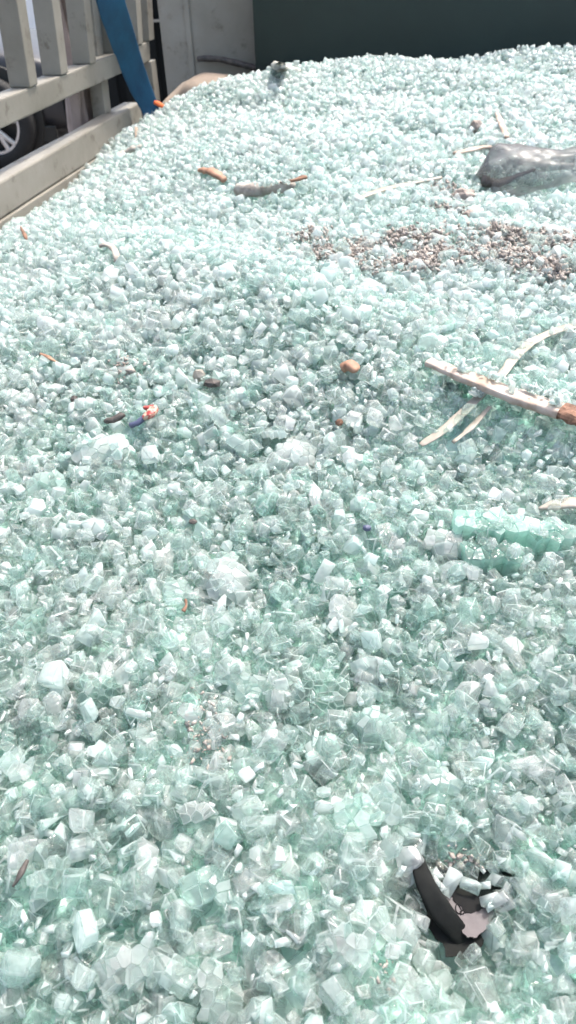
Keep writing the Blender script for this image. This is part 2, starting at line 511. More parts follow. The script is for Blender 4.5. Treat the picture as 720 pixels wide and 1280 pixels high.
bm = bmesh.new(); bedbox(bm, -.9, 2.02, -.02, 1.98, -.73, -.70); tpart('bed_floor', bm, M_WOODBED)
bm = bmesh.new(); bedbox(bm, -.9, 1.705, -.034, 0, -.315, -.27, cuts=26, wob=.0009); tpart('side_rail', bm, M_CREAM, bevel=.003)
bm = bmesh.new(); bedbox(bm, -.9, 1.705, -.030, .004, -.335, -.3155); bedbox(bm, -.9, 2.0, -.028, -.004, -.70, -.3355)
tpart('side_panel', bm, M_CREAM, bevel=.0015)
bm = bmesh.new(); bedbox(bm, -.9, 2.0, 1.93, 1.96, -.70, -.30); tpart('side_panel', bm, M_CREAM, bevel=.002)
s_w, _ = on_head(203, 60, 2.0)
bm = bmesh.new()
bedbox(bm, 2.0, 2.02, s_w, 1.96, -.70, .16)
sp = s_w + .06
while sp < 1.9:                                     # shallow pressed ribs of the steel sheet
    bedbox(bm, 1.996, 1.9995, sp, sp + .012, -.66, .13); sp += .205
tpart('headboard', bm, M_WALL, bevel=.0012)
bm = bmesh.new(); bedbox(bm, 1.985, 2.035, s_w - .01, 1.98, .1605, .20); tpart('headboard_rail', bm, M_CREAM, bevel=.003)
bm = bmesh.new(); bedbox(bm, -.9, 2.0, .45, .55, -.86, -.7305); bedbox(bm, -.9, 2.0, 1.40, 1.50, -.86, -.7305); tpart('chassis_beam', bm, M_TRIM)

s0, _ = on_head(319, 50, 1.955)
gb = empty('green_board', bed(1.955, s0, -.6)); tag(gb, 'dark green board standing upright against the headboard behind the glass heap', 'board')
bm = bmesh.new(); bedbox(bm, 1.945, 1.962, s0, 1.90, -.60, .13)
for v in bm.verts: v.co -= gb.location
new_obj('board_face', bm, M_GREEN, gb, bevel=.002)
bm = bmesh.new(); bedbox(bm, 1.939, 1.9445, s0 + .002, 1.898, .098, .128)
for v in bm.verts: v.co -= gb.location
new_obj('top_batten', bm, M_GREEN, gb, bevel=.001)

# ------------------------------------------------------------------ slatted fence on the side of the bed
fence = empty('side_fence', bed(0, 0, -.30)); tag(fence, 'cream slatted wooden stake fence standing along the left side of the truck bed', 'fence')


def fpart(name, bm, m=None, **k):
    for v in bm.verts: v.co += N * max(0, v.co.z - H + .2105) * .075          # the fence leans in a little
    for v in bm.verts: v.co -= fence.location
    return new_obj(name, bm, m or M_CREAM, fence, **k)


for z0, z1 in ((-.2105, -.1765), (.10, .134), (.40, .434)):
    bm = bmesh.new(); bedbox(bm, -.5, 1.795, -.033, 0, z0, z1, cuts=24, wob=.0008); fpart('rail', bm, bevel=.0025)
ts = []
for px_, py_ in ((38, 104), (78, 94), (114, 82), (148, 70), (174, 60)):
    ts.append(on_side(px_, py_)[0])
pitch = (ts[-1] - ts[0]) / 4; t = ts[0] - pitch
while t > -.5: ts.append(t); t -= pitch
for t in ts:
    bm = bmesh.new()
    lean = random.uniform(-.004, .004)
    bedbox(bm, t - .0135, t + .0135, -.030, .0025, -.1762, .0995); bedbox(bm, t - .0135, t + .0135, -.030, .0025, .1345, .3995)
    fpart('stake', bm, bevel=.002)
t_e = on_side(184, 60)[0]
bm = bmesh.new(); bedbox(bm, t_e - .002, t_e + .030, -.032, .0045, -.1762, .47); bedbox(bm, t_e - .002, t_e + .030, -.032, .0045, -.42, -.2108); fpart('end_post', bm, bevel=.002)
t_b = on_side(120, 135, -.05)[0]
bm = bmesh.new(); bedbox(bm, t_b - .016, t_b + .016, -.060, -.0345, -.40, .47); fpart('outer_post', bm, M_WALL, bevel=.002)

# beige cloth hanging on the outside of the fence
def cloth_strip():
    bm = bmesh.new(); nz, ns = 60, 26; g = []
    for i in range(nz + 1):
        z = .43 - i * (.43 + .37) / nz; f = i / nz; row = []
        tc = on_side(87, 40, -.06)[0] + .008 * f; hw = .036 * (1 - .2 * math.sin(f * 3.1)) + .05 * max(0, f - .6)
        for j in range(ns + 1):
            u = j / ns * 2 - 1
            dz = .012 * math.sin(u * 8.5 + 1.2 + f * 1.5) + .006 * math.sin(u * 17 - f * 5) + .004 * math.sin(f * 21 + u * 3)
            row.append((tc + hw * u, -.068 + dz, z + .006 * math.sin(u * 4)))
        g.append(row)
    for side in (0, 1):
        vs = [[bm.verts.new(bed(t, s - side * .0016, z)) for t, s, z in r] for r in g]
        for a, b in zip(vs, vs[1:]):
            for j in range(ns):
                q = (a[j], a[j + 1], b[j + 1], b[j]); bm.faces.new(q if side else q[::-1])
        if side: last = vs
        else: first = vs
    for i in range(nz):
        for j in (0, ns): bm.faces.new((first[i][j], first[i + 1][j], last[i + 1][j], last[i][j]))
    return bm


o = new_obj('hanging_cloth', cloth_strip(), M_CLOTH, smooth=True)
tag(o, 'beige pink cloth hanging in folds on the outer side of the slatted fence', 'cloth')

# blue ratchet strap coming down inside the fence
pts = []
for px_, py_, s in ((128, -60, .034), (138, 0, .030), (149, 35, .026), (161, 72, .020), (174, 106, .022), (186, 132, .030), (191, 146, .036)):
    t, z = on_side(px_, py_, s); pts.append(bed(t, s, z))
pts.insert(0, bed(on_side(128, -60, .034)[0] - .05, .052, .30)); pts.insert(0, bed(on_side(128, -60, .034)[0] - .07, .060, .445))
bm = bmesh.new(); sweep(bm, pts, [.0240] * 5 + [.023, .021, .018, .016], .0011, up=(N * .45 - U * .9).normalized(), seg=12, p=5, sub=8, rough=.0004)
strap = new_obj('cargo_strap', bm, M_STRAP, smooth=True); tag(strap, 'blue woven cargo strap running down the inside of the fence into the glass', 'strap')


# ------------------------------------------------------------------ debris materials
M_WOODP = simple('pale splintered wood', (.33, .245, .19), (.47, .38, .325), scale=45, rough=.75, bump=.9, bscale=200, dist=.0008, stretch=(1, 1, 1), c3=(.50, .43, .38), lo=.42, hi=.56)
M_BARK = simple('brown bark', (.09, .045, .028), (.24, .13, .085), scale=90, rough=.85, bump=.9, bscale=260, dist=.0015)
M_DRIFT = simple('grey weathered wood', (.22, .19, .165), (.40, .37, .33), scale=70, rough=.8, bump=.9, bscale=240, dist=.0015, c3=(.5, .48, .45))
M_TAPE = simple('yellowed sealing strip', (.25, .215, .17), (.38, .34, .29), scale=60, rough=.45, bump=.4, bscale=150, dist=.0008)
M_STONE = simple('brown grey stone', (.18, .145, .125), (.33, .28, .245), scale=90, rough=.85, bump=.8, bscale=300, dist=.0015)
M_DIRT = simple('brown soil crumbs', (.20, .17, .15), (.40, .36, .32), scale=160, rough=.95, bump=.9, bscale=500, dist=.001)
M_DARK = simple('dark rusty scrap', (.035, .030, .028), (.10, .085, .075), scale=90, rough=.7, bump=.7, bscale=260, dist=.001)
M_ORANGE = simple('orange brown bit', (.20, .10, .06), (.36, .21, .14), scale=90, rough=.7, bump=.5)
M_ORPLAST = simple('orange plastic', (.75, .13, .03), (.85, .20, .06), scale=20, rough=.4, bump=.1)
M_NAVY = simple('navy plastic', (.05, .06, .11), (.09, .10, .17), scale=40, rough=.5, bump=.4)
M_REDSKIN = simple('red and cream wrapper', (.34, .05, .045), (.48, .36, .27), scale=240, rough=.5, bump=.3, lo=.47, hi=.53)
M_FOAM = simple('pale crumbly foam', (.48, .47, .40), (.6, .59, .52), scale=60, rough=.8, bump=.9, bscale=180, dist=.003)
M_SACK = simple('sand coloured sack cloth', (.24, .185, .14), (.34, .27, .21), scale=14, rough=.9, bump=.6, bscale=260, dist=.0012)
M_RUB2 = simple('black rubber strip', (.006, .007, .007), (.014, .015, .014), scale=60, rough=.75, bump=.5, bscale=160, dist=.001, spec=.12)
M_MAUVE = simple('mauve card', (.052, .042, .046), (.078, .063, .068), scale=70, rough=.5, bump=.3, bscale=300, dist=.0004)
M_INK = simple('black print', (.008, .008, .008), (.015, .015, .015), scale=60, rough=.8, bump=.1, spec=.1)


def film_material():
    m, nt, out = mat('grey plastic film'); L = nt.links.new
    tc = node(nt, 'ShaderNodeTexCoord')
    n1 = node(nt, 'ShaderNodeTexNoise', Scale=28, Detail=3); mp = node(nt, 'ShaderNodeMapping'); mp.inputs['Scale'].default_value = (.35, 1.6, 1.6)
    L(tc.outputs['Object'], mp.inputs[0]); L(mp.outputs[0], n1.inputs['Vector'])
    b = node(nt, 'ShaderNodeBsdfPrincipled', Roughness=.32); b.inputs['Base Color'].default_value = (.18, .17, .175, 1)
    bp = node(nt, 'ShaderNodeBump', Strength=.6, Distance=.004); L(n1.outputs['Fac'], bp.inputs['Height']); L(bp.outputs[0], b.inputs['Normal'])
    t = node(nt, 'ShaderNodeBsdfTransparent'); t.inputs[0].default_value = (.88, .90, .90, 1)
    tl = node(nt, 'ShaderNodeBsdfTranslucent'); tl.inputs[0].default_value = (.28, .27, .275, 1)
    m0 = node(nt, 'ShaderNodeMixShader'); m0.inputs[0].default_value = .3; L(b.outputs[0], m0.inputs[1]); L(tl.outputs[0], m0.inputs[2])
    mr = node(nt, 'ShaderNodeMapRange'); mr.inputs['From Min'].default_value = .35; mr.inputs['From Max'].default_value = .65
    mr.inputs['To Min'].default_value = .30; mr.inputs['To Max'].default_value = .66; L(n1.outputs['Fac'], mr.inputs['Value'])
    m1 = node(nt, 'ShaderNodeMixShader'); L(mr.outputs[0], m1.inputs[0]); L(m0.outputs[0], m1.inputs[1]); L(t.outputs[0], m1.inputs[2])
    L(m1.outputs[0], out.inputs[0]); return m


M_FILM = film_material()


def at(px, py, dz=0.0):
    return hit(px, py, dz)


def keep(a, b, r): KEEP.append((tuple(a), tuple(b), r))


def stick(name, pix, w, h, m, label, cat, lift=.006, rough=.001, fs=120, seg=10, p=2.4, kr=.8, seed=0, sub=5, group=None, up=Vector((0, 0, 1)), ws=.76):
    """a strip or stick lying on the heap through picture points (x, y[, lift])"""
    pts = [at(q[0], q[1], (q[2] if len(q) > 2 else lift) * .85) for q in pix]
    k_ = ws
    w = [a * k_ for a in w] if isinstance(w, (list, tuple)) else w * k_; h = [a * k_ for a in h] if isinstance(h, (list, tuple)) else h * k_
    bm = bmesh.new(); sweep(bm, pts, w, h, up=up, seg=seg, rough=rough, fs=fs, p=p, seed=seed, sub=sub)
    c = sum(pts, Vector()) / len(pts)
    for v in bm.verts: v.co -= c
    o = new_obj(name, bm, m, smooth=(seg > 8)); o.location = c
    tag(o, label, cat, group)
    if kr:
        ww = w if not isinstance(w, (list, tuple)) else max(w)
        for a, b in zip(pts, pts[1:]): keep(a, b, ww * kr + .003)
    return o, pts


def lump(name, px, py, r, m, label, cat, lift=0.0, seed=0, amp=.25, sub=3, fs=1.6, group=None, parent=None, flat=True):
    c = at(px, py, lift); bm = bmesh.new(); bmesh.ops.create_icosphere(bm, subdivisions=sub, radius=1)
    rot = Matrix.Rotation(random.uniform(0, 6.28), 3, 'Z')
    for v in bm.verts:
        d = v.co.normalized(); k = 1 + amp * mn.noise(d * fs + Vector((seed * 3.1, seed, 5))) + amp * .5 * mn.noise(d * fs * 3 + Vector((seed, 9, seed)))
        q = Vector((d.x * r[0], d.y * r[1], d.z * r[2])) * k; v.co = rot @ q if False else q
    o = new_obj(name, bm, m, parent, smooth=not flat); o.location = c
    tag(o, label, cat, group)
    keep(c, c, max(r[0], r[1]) * .8 + .002)
    return o


# ---- wood
o, _ = stick('wood_batten', [(536, 452, .012), (590, 474, .016), (650, 497, .018), (706, 515, .018)], [.0070, .0100, .0110, .0112], [.0028, .0040, .0046, .0048], M_WOODP,
      'long pale split wood batten with glass crumbs on its top face', 'wood batten', rough=.0016, fs=120, kr=.45, seg=20, p=5, sub=16, ws=.66)
ON_TOP = [(at(560, 458, .014), at(640, 488, .018), 38, .0085), (at(640, 488, .018), at(704, 510, .018), 34, .0085), (at(318, 236, .019), at(360, 231, .017), 30, .008), (at(590, 498, .010), at(606, 500, .010), 12, .004)]
WOOD_END = [at(702, 513, .018), at(716, 519, .018), at(742, 530, .017), at(760, 538, .014)]
bm = bmesh.new(); sweep(bm, WOOD_END, [.0076, .0080, .0078, .006], [.0036, .0040, .0038, .003], rough=.0022, fs=260, seg=14, sub=6)
for v in bm.verts: v.co -= o.location
tag(new_obj('broken_end', bm, M_BARK, o), 'dark brown broken end')
stick('sealing_strip', [(526, 556, .006), (552, 539, .0085), (580, 514, .0085), (606, 488, .009)], [.0035, .0050, .0050, .0045], .0009, M_TAPE,
      'pale sealing strip sticking out below the long wood batten', 'sealing strip', rough=.0008, kr=.45, p=3)
stick('sealing_strip', [(624, 474, .012), (643, 447, .012), (667, 426, .011), (696, 413, .009), (728, 405, .008), (760, 400, .005)], [.004, .0050, .0055, .0055, .006, .006], .0010, M_TAPE,
      'curved pale sealing strip rising from above the batten to the right edge', 'sealing strip', rough=.0008, kr=.45, p=3)
stick('plastic_sliver', [(566, 553, .006), (590, 533, .007), (612, 508, .008)], [.0015, .0035, .002], .0008, M_TAPE,
      'short translucent sliver beside the lower sealing strip', 'sliver', rough=.001, kr=.8)
stick('bark_chip', [(249, 213, .008), (262, 214, .012), (272, 219, .011), (281, 226, .006)], [.004, .0095, .009, .004], [.003, .005, .005, .003], M_ORANGE,
      'orange brown bark chip curled on the glass in the upper left', 'bark chip', rough=.003, fs=160)
o, _ = stick('driftwood_stub', [(300, 237, .010), (318, 238, .012), (342, 234, .012), (368, 231, .009)], [.0120, .0125, .0105, .007], [.010, .0105, .009, .005], M_DRIFT,
      'thick grey weathered wood stub crusted with glass', 'wood stub', rough=.0035, fs=150, seg=16)
stick('brown_twig', [(350, 228, .018), (366, 226, .020), (378, 222, .020), (382, 222, .018)], [.0015, .003, .005, .004], [.0015, .002, .003, .003], M_BARK,
      'flat dark brown twig lying across the end of the grey wood stub', 'twig', kr=0)
stick('pale_wood_strip', [(444, 250, .005), (466, 241, .007), (490, 234, .007), (520, 228, .005), (552, 222, .004)], [.004, .007, .0065, .005, .003], .002, M_TAPE,
      'long faint beige strip half sunk in the glass left of the plastic film', 'strip', kr=.9)
stick('pale_wood_chip', [(568, 192, .006), (585, 188, .008), (604, 184, .007), (614, 184, .006)], [.005, .008, .006, .004], .0025, M_WOODP,
      'flat pale wood chip just left of the grey plastic film', 'wood chip', kr=.9)
stick('pale_wood_chip', [(621, 142, .008), (626, 153, .010), (631, 166, .009), (634, 172, .008)], [.0035, .006, .006, .004], .003, M_WOODP,
      'narrow pale wood chip standing behind the grey plastic film', 'wood chip', kr=.7)
stick('wood_splinter', [(674, 636, .012), (694, 631, .014), (720, 629, .014), (748, 632, .012)], [.0015, .0055, .0060, .005], [.0015, .0022, .0025, .002], M_TAPE,
      'pointed cream splinter above the green glass slabs at the right edge', 'splinter', kr=.7, rough=.001)
stick('wood_splinter', [(51, 443, .008), (61, 447, .009), (71, 453, .008)], [.001, .0022, .0016], .0014, M_ORANGE,
      'thin orange splinter near the left edge below the bent grey strip', 'splinter', kr=.6)
stick('wood_splinter', [(26, 284, .010), (31, 294, .008), (35, 303, .004)], [.0018, .003, .002], .002, M_BARK,
      'small upright brown splinter beside the cream side rail', 'splinter', kr=.6)
stick('bent_strip', [(125, 308, .009), (133, 306, .010), (142, 311, .010), (145, 320, .008), (144, 327, .004)], [.003, .005, .005, .0045, .003], .0025, M_DRIFT,
      'small hooked grey strip lying alone on the glass near the side rail', 'strip', kr=.8)
stick('grey_splinter', [(146, 196, .010), (156, 190, .011), (168, 186, .011), (178, 183, .010)], [.004, .009, .008, .005], [.003, .004, .005, .003], M_DRIFT,
      'grey splintered wood crumb by the left side rail below the strap', 'splinter', rough=.004, fs=170)
stick('grey_splinter', [(170, 160, .014), (171, 168, .010), (171, 176, .004)], [.004, .0045, .004], .003, M_SACK,
      'short pale peg standing against the side rail', 'splinter', kr=0)
stick('dark_twig', [(232, 750, .008), (233, 757, .010), (229, 764, .008)], [.0008, .0012, .0010], .0009, M_BARK,
      'tiny reddish brown twig just left of centre below the frosted lump', 'twig', kr=.5)
stick('dark_twig', [(34, 1076, .008), (27, 1090, .011), (16, 1108, .008)], [.0008, .0016, .0010], .0010, M_DARK,
      'thin dark twig near the left edge in the lower part of the heap', 'twig', kr=.6)
stick('dark_branch_tip', [(338, 80, .016), (346, 82, .016), (356, 85, .012), (372, 89, .006)], [.010, .013, .012, .010], [.006, .008, .008, .006], M_FOAM,
      'pale crumbly foam lump poking above the crest before the green board', 'foam lump', rough=.004, fs=140, seg=14, kr=0)[0].name = 'foam_lump'
o, _ = stick('orange_bit', [(428, 461, .008), (436, 457, .011), (446, 463, .009)], [.004, .0065, .004], [.003, .005, .003], M_ORANGE,
      'orange tan lump in the middle of the heap below the lettering height', 'scrap', rough=.002, fs=200)
o['label'] = 'orange tan crumb alone on clear glass left of the long batten'

# branch leaning between headboard and green board
pts = []
for px_, py_ in ((247, 74), (262, 73), (285, 76), (305, 81), (330, 88), (352, 94)):
    s, z = on_head(px_, py_, 1.985); pts.append(bed(1.983, s, z))
bm = bmesh.new(); sweep(bm, pts, [.003, .006, .008, .009, .009, .006], .006, seg=10, rough=.002, fs=80)
tag(new_obj('dark_branch', bm, M_DARK, smooth=True), 'dark branch wedged between the steel headboard and the green board', 'branch')

# sand coloured sack along the corner
pts = []
for px_, py_, w in ((196, 139, 0), (212, 133, 0), (232, 124, 0), (258, 117, 0), (280, 115, 0), (296, 119, 0)):
    s, z = on_head(px_, py_, 1.80); pts.append(bed(1.80, s, z))
bm = bmesh.new(); sweep(bm, pts, [.03, .04, .045, .05, .048, .03], [.008, .016, .028, .034, .030, .014], seg=18, rough=.010, fs=22, sub=7)
tag(new_obj('sack', bm, M_SACK, smooth=True), 'sand coloured sack lying along the back corner behind the glass', 'sack')
t, z = on_side(200, 131, .05)
bm = bmesh.new(); c = bed(t, .05, z); sweep(bm, [c + Vector((-.010, 0, .006)), c, c + Vector((.009, 0, -.005))], .006, .004, seg=8, rough=.002)
tag(new_obj('orange_scrap', bm, M_ORPLAST), 'bright orange plastic scrap at the foot of the blue strap', 'plastic scrap')

# ---- stones and crumbs
lump('stone', 595, 159, (.0095, .008, .0095), M_STONE, 'single grey brown pebble lying behind and left of the plastic film', 'stone', lift=.006, seed=1)
lump('stone', 579, 245, (.014, .010, .0085), M_STONE, 'reddish brown stone below the left end of the plastic film', 'stone', lift=.006, seed=2)
lump('stone', 589, 270, (.010, .009, .007), M_STONE, 'smaller grey stone just under the reddish brown stone', 'stone', lift=.004, seed=3)
lump('dark_chip', 265, 479, (.0075, .0045, .0040), M_DARK, 'dark grey flat chip next to the cream chip in the left half', 'chip', lift=.006, seed=4, sub=1, amp=.15)
lump('cream_chip', 249, 469, (.0050, .004, .005), M_TAPE, 'cream pink chip touching the dark grey flat chip', 'chip', lift=.006, seed=5, sub=2)
lump('dark_chip', 93, 499, (.003, .003, .003), M_DARK, 'tiny dark chip left of the rusty scrap above the pale slab', 'chip', lift=.006, seed=6, sub=2)
lump('dark_chip', 424, 528, (.0030, .0025, .0025), M_BARK, 'tiny reddish brown chip in the centre below the orange crumb', 'chip', lift=.006, seed=7, sub=2)
lump('dark_chip', 459, 660, (.0028, .002, .0022), M_NAVY, 'tiny navy chip among clear cubes left of the green slabs', 'chip', lift=.007, seed=8, sub=2)
lump('dark_chip', 241, 652, (.0028, .002, .0018), M_DARK, 'tiny dark chip just above the frosted lump', 'chip', lift=.007, seed=9, sub=2)
stick('rusty_scrap', [(131, 527, .010), (142, 524, .012), (152, 519, .013), (155, 518, .012)], [.0025, .0040, .0035, .0015], [.002, .0035, .003, .0015], M_DARK,
      'dark rusty metal scrap on the upper edge of the pale slab', 'metal scrap', rough=.0015, fs=250, kr=.7)
o, _ = stick('twisted_wrapper', [(163, 532, .008), (172, 529, .010), (182, 521, .012)], [.002, .0032, .0032], .0025, M_NAVY,
      'twisted navy wrapper with a red and cream end beside the rusty scrap', 'wrapper', rough=.001, kr=.7)
P2 = [at(180, 522, .013), at(188, 517, .015), at(191, 511, .013), at(180, 509, .012)]
bm = bmesh.new(); sweep(bm, P2, [.0025, .0038, .0035, .0012], [.002, .003, .0025, .001], seg=10, rough=.001, fs=200)
for v in bm.verts: v.co -= o.location
new_obj('wrapper_end', bm, M_REDSKIN, o)

# brown soil crumbs spread among the glass: uncountable, one object
def soil():
    spots = [(420, 318, 34, 9, 330), (455, 312, 20, 8, 130), (520, 330, 26, 9, 210), (505, 296, 26, 7, 170), (545, 303, 22, 9, 190), (620, 290, 30, 10, 240), (640, 318, 34, 7, 170),
             (680, 330, 36, 8, 150), (600, 320, 30, 10, 150), (390, 296, 26, 6, 70), (560, 262, 24, 5, 60), (250, 905, 24, 26, 40), (265, 935, 20, 20, 26), (575, 1074, 26, 6, 26),
             (560, 235, 18, 4, 30), (700, 300, 22, 9, 150), (660, 300, 26, 9, 160), (700, 338, 20, 8, 90), (470, 335, 26, 8, 90), (540, 320, 30, 8, 120), (150, 465, 20, 10, 22), (480, 1215, 14, 14, 6)]
    P, Z, K = [], [], []
    for px_, py_, sx, sy, n in spots:
        c = at(px_, py_)
        dep = (c - CAMP).length
        for _ in range(int(n * 2.2)):
            d = ray(px_ + random.gauss(0, sx * .6), py_ + random.gauss(0, sy * .7)); zz = c.z
            q = CAMP + d * ((c.z + .003 - H) / d.z)
            q.z = float(heap_z(q.x, q.y)) + .003
            P.append((q.x, q.y, q.z + random.uniform(.0, .006) - .001)); Z.append(random.choice((.0012, .0012, .0018, .0022, .003, .0046)) * random.uniform(.7, 1.2) * (.5 if py_ > 700 else 1))
    T = []
    for s in range(24):
        T.append(hull_template([(rng.normal(0, .42), rng.normal(0, .36), rng.normal(0, .26)) for _ in range(11)], 0, 0))
    me = mesh_from(scatter(T, np.array(P), np.array(Z)), 'soil crumbs')
    tag(link('soil_crumbs', me, M_DIRT), 'brown soil crumbs scattered through the glass', 'soil', kind='stuff')


soil()

# ---- grey plastic film, arched over the glass
def film():
    a = at(622, 218, .013); b = at(742, 204, .030); ax = (b - a); Ln = ax.length; ax.normalize()
    side = ax.cross(Vector((0, 0, 1))).normalized(); up = side.cross(ax)
    bm = bmesh.new(); nu, nv = 46, 26; g = []
    for i in range(nu + 1):
        f = i / nu; row = []
        cl = math.sqrt(max(0, 1 - (1 - min(f / .16, 1)) ** 2))            # rounded left end
        wd = (.034 + .006 * math.sin(f * 5)) * (.12 + .88 * cl); ht = (.030 + .008 * math.sin(f * 4 + 1)) * (.25 + .75 * cl)
        for j in range(nv + 1):
            th = -0.45 + (math.pi + .75) * j / nv
            n = mn.noise(Vector((f * 5, j * .35, 3))) * .0045 + math.sin(j * 1.1 + f * 9) * .0010 + mn.noise(Vector((f * 2, j * 1.2, 8))) * .002
            c = a + ax * (f * Ln - .018 + .010 * math.sin(j * .5) * (1 - cl)) + side * (math.cos(th) * (wd + n)) + up * (math.sin(th) * (ht + n) - .004)
            row.append(c)
        g.append(row)
    vs = [[bm.verts.new(p) for p in r] for r in g]
    for r0, r1 in zip(vs, vs[1:]):
        for j in range(nv): bm.faces.new((r0[j], r0[j + 1], r1[j + 1], r1[j]))
    cc = bm.verts.new(sum((v.co for v in vs[0]), Vector()) / len(vs[0]))
    for j in range(nv): bm.faces.new((vs[0][j], vs[0][j + 1], cc))
    o = new_obj('plastic_film', bm, M_FILM, smooth=True)
    tag(o, 'crumpled translucent grey plastic film arched over the glass at the upper right', 'plastic film')
    keep(a, b, .014)


film()
stick('rubber_seal', [(604, 226, .012), (622, 229, .012), (646, 220, .018), (668, 212, .020)], [.013, .010, .005, .003], [.009, .006, .003, .002], M_DARK,
      'dark bent rubber seal under the lower edge of the grey film', 'rubber seal', kr=0, rough=.001)

# ---- the opening near the lower right: black rubber and a printed mauve card
rub = [at(522, 1072, .004), at(531, 1103, .012), at(549, 1136, .015), at(573, 1166, .013), at(588, 1192, .003)]
bm = bmesh.new(); sweep(bm, rub, [.0028, .0040, .0045, .0042, .0028], [.0012, .0018, .002, .0018, .0012], seg=18, sub=9, rough=.0006, fs=110, p=3, up=(CAMP - rub[2]).normalized())
tag(new_obj('rubber_strip', bm, M_RUB2, smooth=True), 'curved black rubber strip buried in the opening at the lower right', 'rubber strip')
keep(rub[1], rub[3], .0060)


def at_plane(px, py, o, n):
    d = ray(px, py); return CAMP + d * ((o - CAMP).dot(n) / d.dot(n))


c0 = at(583, 1132, .008); view = (CAMP - c0).normalized(); cn = (view + Vector((.12, .25, .1))).normalized()
def rough_outline(o, amp=1.3, k=4):
    out = []
    for i, (x0, y0) in enumerate(o):
        x1, y1 = o[(i + 1) % len(o)]
        for j in range(k):
            f = j / k; out.append((x0 + (x1 - x0) * f + random.gauss(0, amp) * (j > 0), y0 + (y1 - y0) * f + random.gauss(0, amp) * (j > 0)))
    return out


OUT = [(531, 1093), (541, 1098), (556, 1112), (570, 1117), (586, 1124), (600, 1120), (612, 1124), (618, 1140), (610, 1158), (596, 1172), (585, 1172), (574, 1160), (560, 1142), (545, 1122), (533, 1106)]
OUT = rough_outline(OUT, .8)
bm = bmesh.new(); tp = [bm.verts.new(at_plane(x, y, c0, cn)) for x, y in OUT]; bt = [bm.verts.new(v.co - cn * .0011) for v in tp]
bm.faces.new(tp); bm.faces.new(bt[::-1])
for i in range(len(tp)): bm.faces.new((tp[i], bt[i], bt[(i + 1) % len(tp)], tp[(i + 1) % len(tp)]))
card = new_obj('printed_card', bm, M_MAUVE); tag(card, 'mauve printed card with black shapes beside the black rubber strip', 'card')

OUT2 = [(520, 1066), (545, 1072), (570, 1092), (600, 1086), (640, 1082), (648, 1104), (636, 1125), (622, 1150), (604, 1180), (586, 1200), (566, 1196), (545, 1174), (520, 1140), (510, 1100)]
OUT2 = rough_outline(OUT2, 2.2)
bm = bmesh.new(); tp = [bm.verts.new(at_plane(x, y, c0 - cn * .004, cn)) for x, y in OUT2]; bt = [bm.verts.new(v.co - cn * .0008) for v in tp]  # black sheet added so the bottom of the opening looks dark
bm.faces.new(tp); bm.faces.new(bt[::-1])
for i in range(len(tp)): bm.faces.new((tp[i], bt[i], bt[(i + 1) % len(tp)], tp[(i + 1) % len(tp)]))
bf = new_obj('shade_backing', bm, M_RUB2); tag(bf, 'sheet of shade backing added to darken the opening under the mauve card', 'shade backing')


def ink(name, poly):
    poly = rough_outline(poly, .7)
    bm = bmesh.new(); t = [bm.verts.new(at_plane(x, y, c0 + cn * .0004, cn)) for x, y in poly]; b = [bm.verts.new(v.co - cn * .00035) for v in t]
    bm.faces.new(t); bm.faces.new(b[::-1])
    for i in range(len(t)): bm.faces.new((t[i], b[i], b[(i + 1) % len(t)], t[(i + 1) % len(t)]))
    return new_obj(name, bm, M_INK, card)


ON_TOP += [(at_plane(548, 1112, c0, cn), at_plane(580, 1160, c0, cn), 16, .006), (at_plane(575, 1128, c0, cn), at_plane(612, 1135, c0, cn), 14, .008), (at_plane(535, 1100, c0, cn), at_plane(560, 1150, c0, cn), 14, .004), (at_plane(592, 1170, c0, cn), at_plane(606, 1145, c0, cn), 16, .006)]
ink('printed_patch', [(562, 1116), (567, 1112), (580, 1120), (595, 1119), (608, 1123), (606, 1132), (600, 1138), (590, 1141), (581, 1140), (576, 1132), (568, 1127)])
ink('printed_patch', [(537, 1097), (545, 1101), (556, 1113), (552, 1116), (545, 1110)])
for lp in ([(571, 1130), (569.5, 1134), (570.5, 1139), (574, 1142), (577, 1139), (575, 1134), (572, 1129.5)], [(575, 1140), (578, 1138), (581, 1136), (582, 1139), (579, 1142), (575, 1143)]):
    bm = bmesh.new(); sweep(bm, [at_plane(x, y, c0 + cn * .0003, cn) for x, y in lp], .00022, .00015, up=cn, seg=6, sub=4); new_obj('printed_loop', bm, M_INK, card)
keep(at(548, 1110), at(578, 1152), .0065); keep(at(580, 1136), at(602, 1132), .0062); keep(at(590, 1160), at(598, 1145), .005)


# ---- pieces of glass that still hang together
def clip_poly(poly, mx, my, nx_, ny_):
    out = []
    for i in range(len(poly)):
        a, b = poly[i], poly[(i + 1) % len(poly)]
        da = (a[0] - mx) * nx_ + (a[1] - my) * ny_; db = (b[0] - mx) * nx_ + (b[1] - my) * ny_
        if da <= 0: out.append(a)
        if (da < 0) != (db < 0) and abs(da - db) > 1e-12:
            f = da / (da - db); out.append((a[0] + (b[0] - a[0]) * f, a[1] + (b[1] - a[1]) * f))
    return out


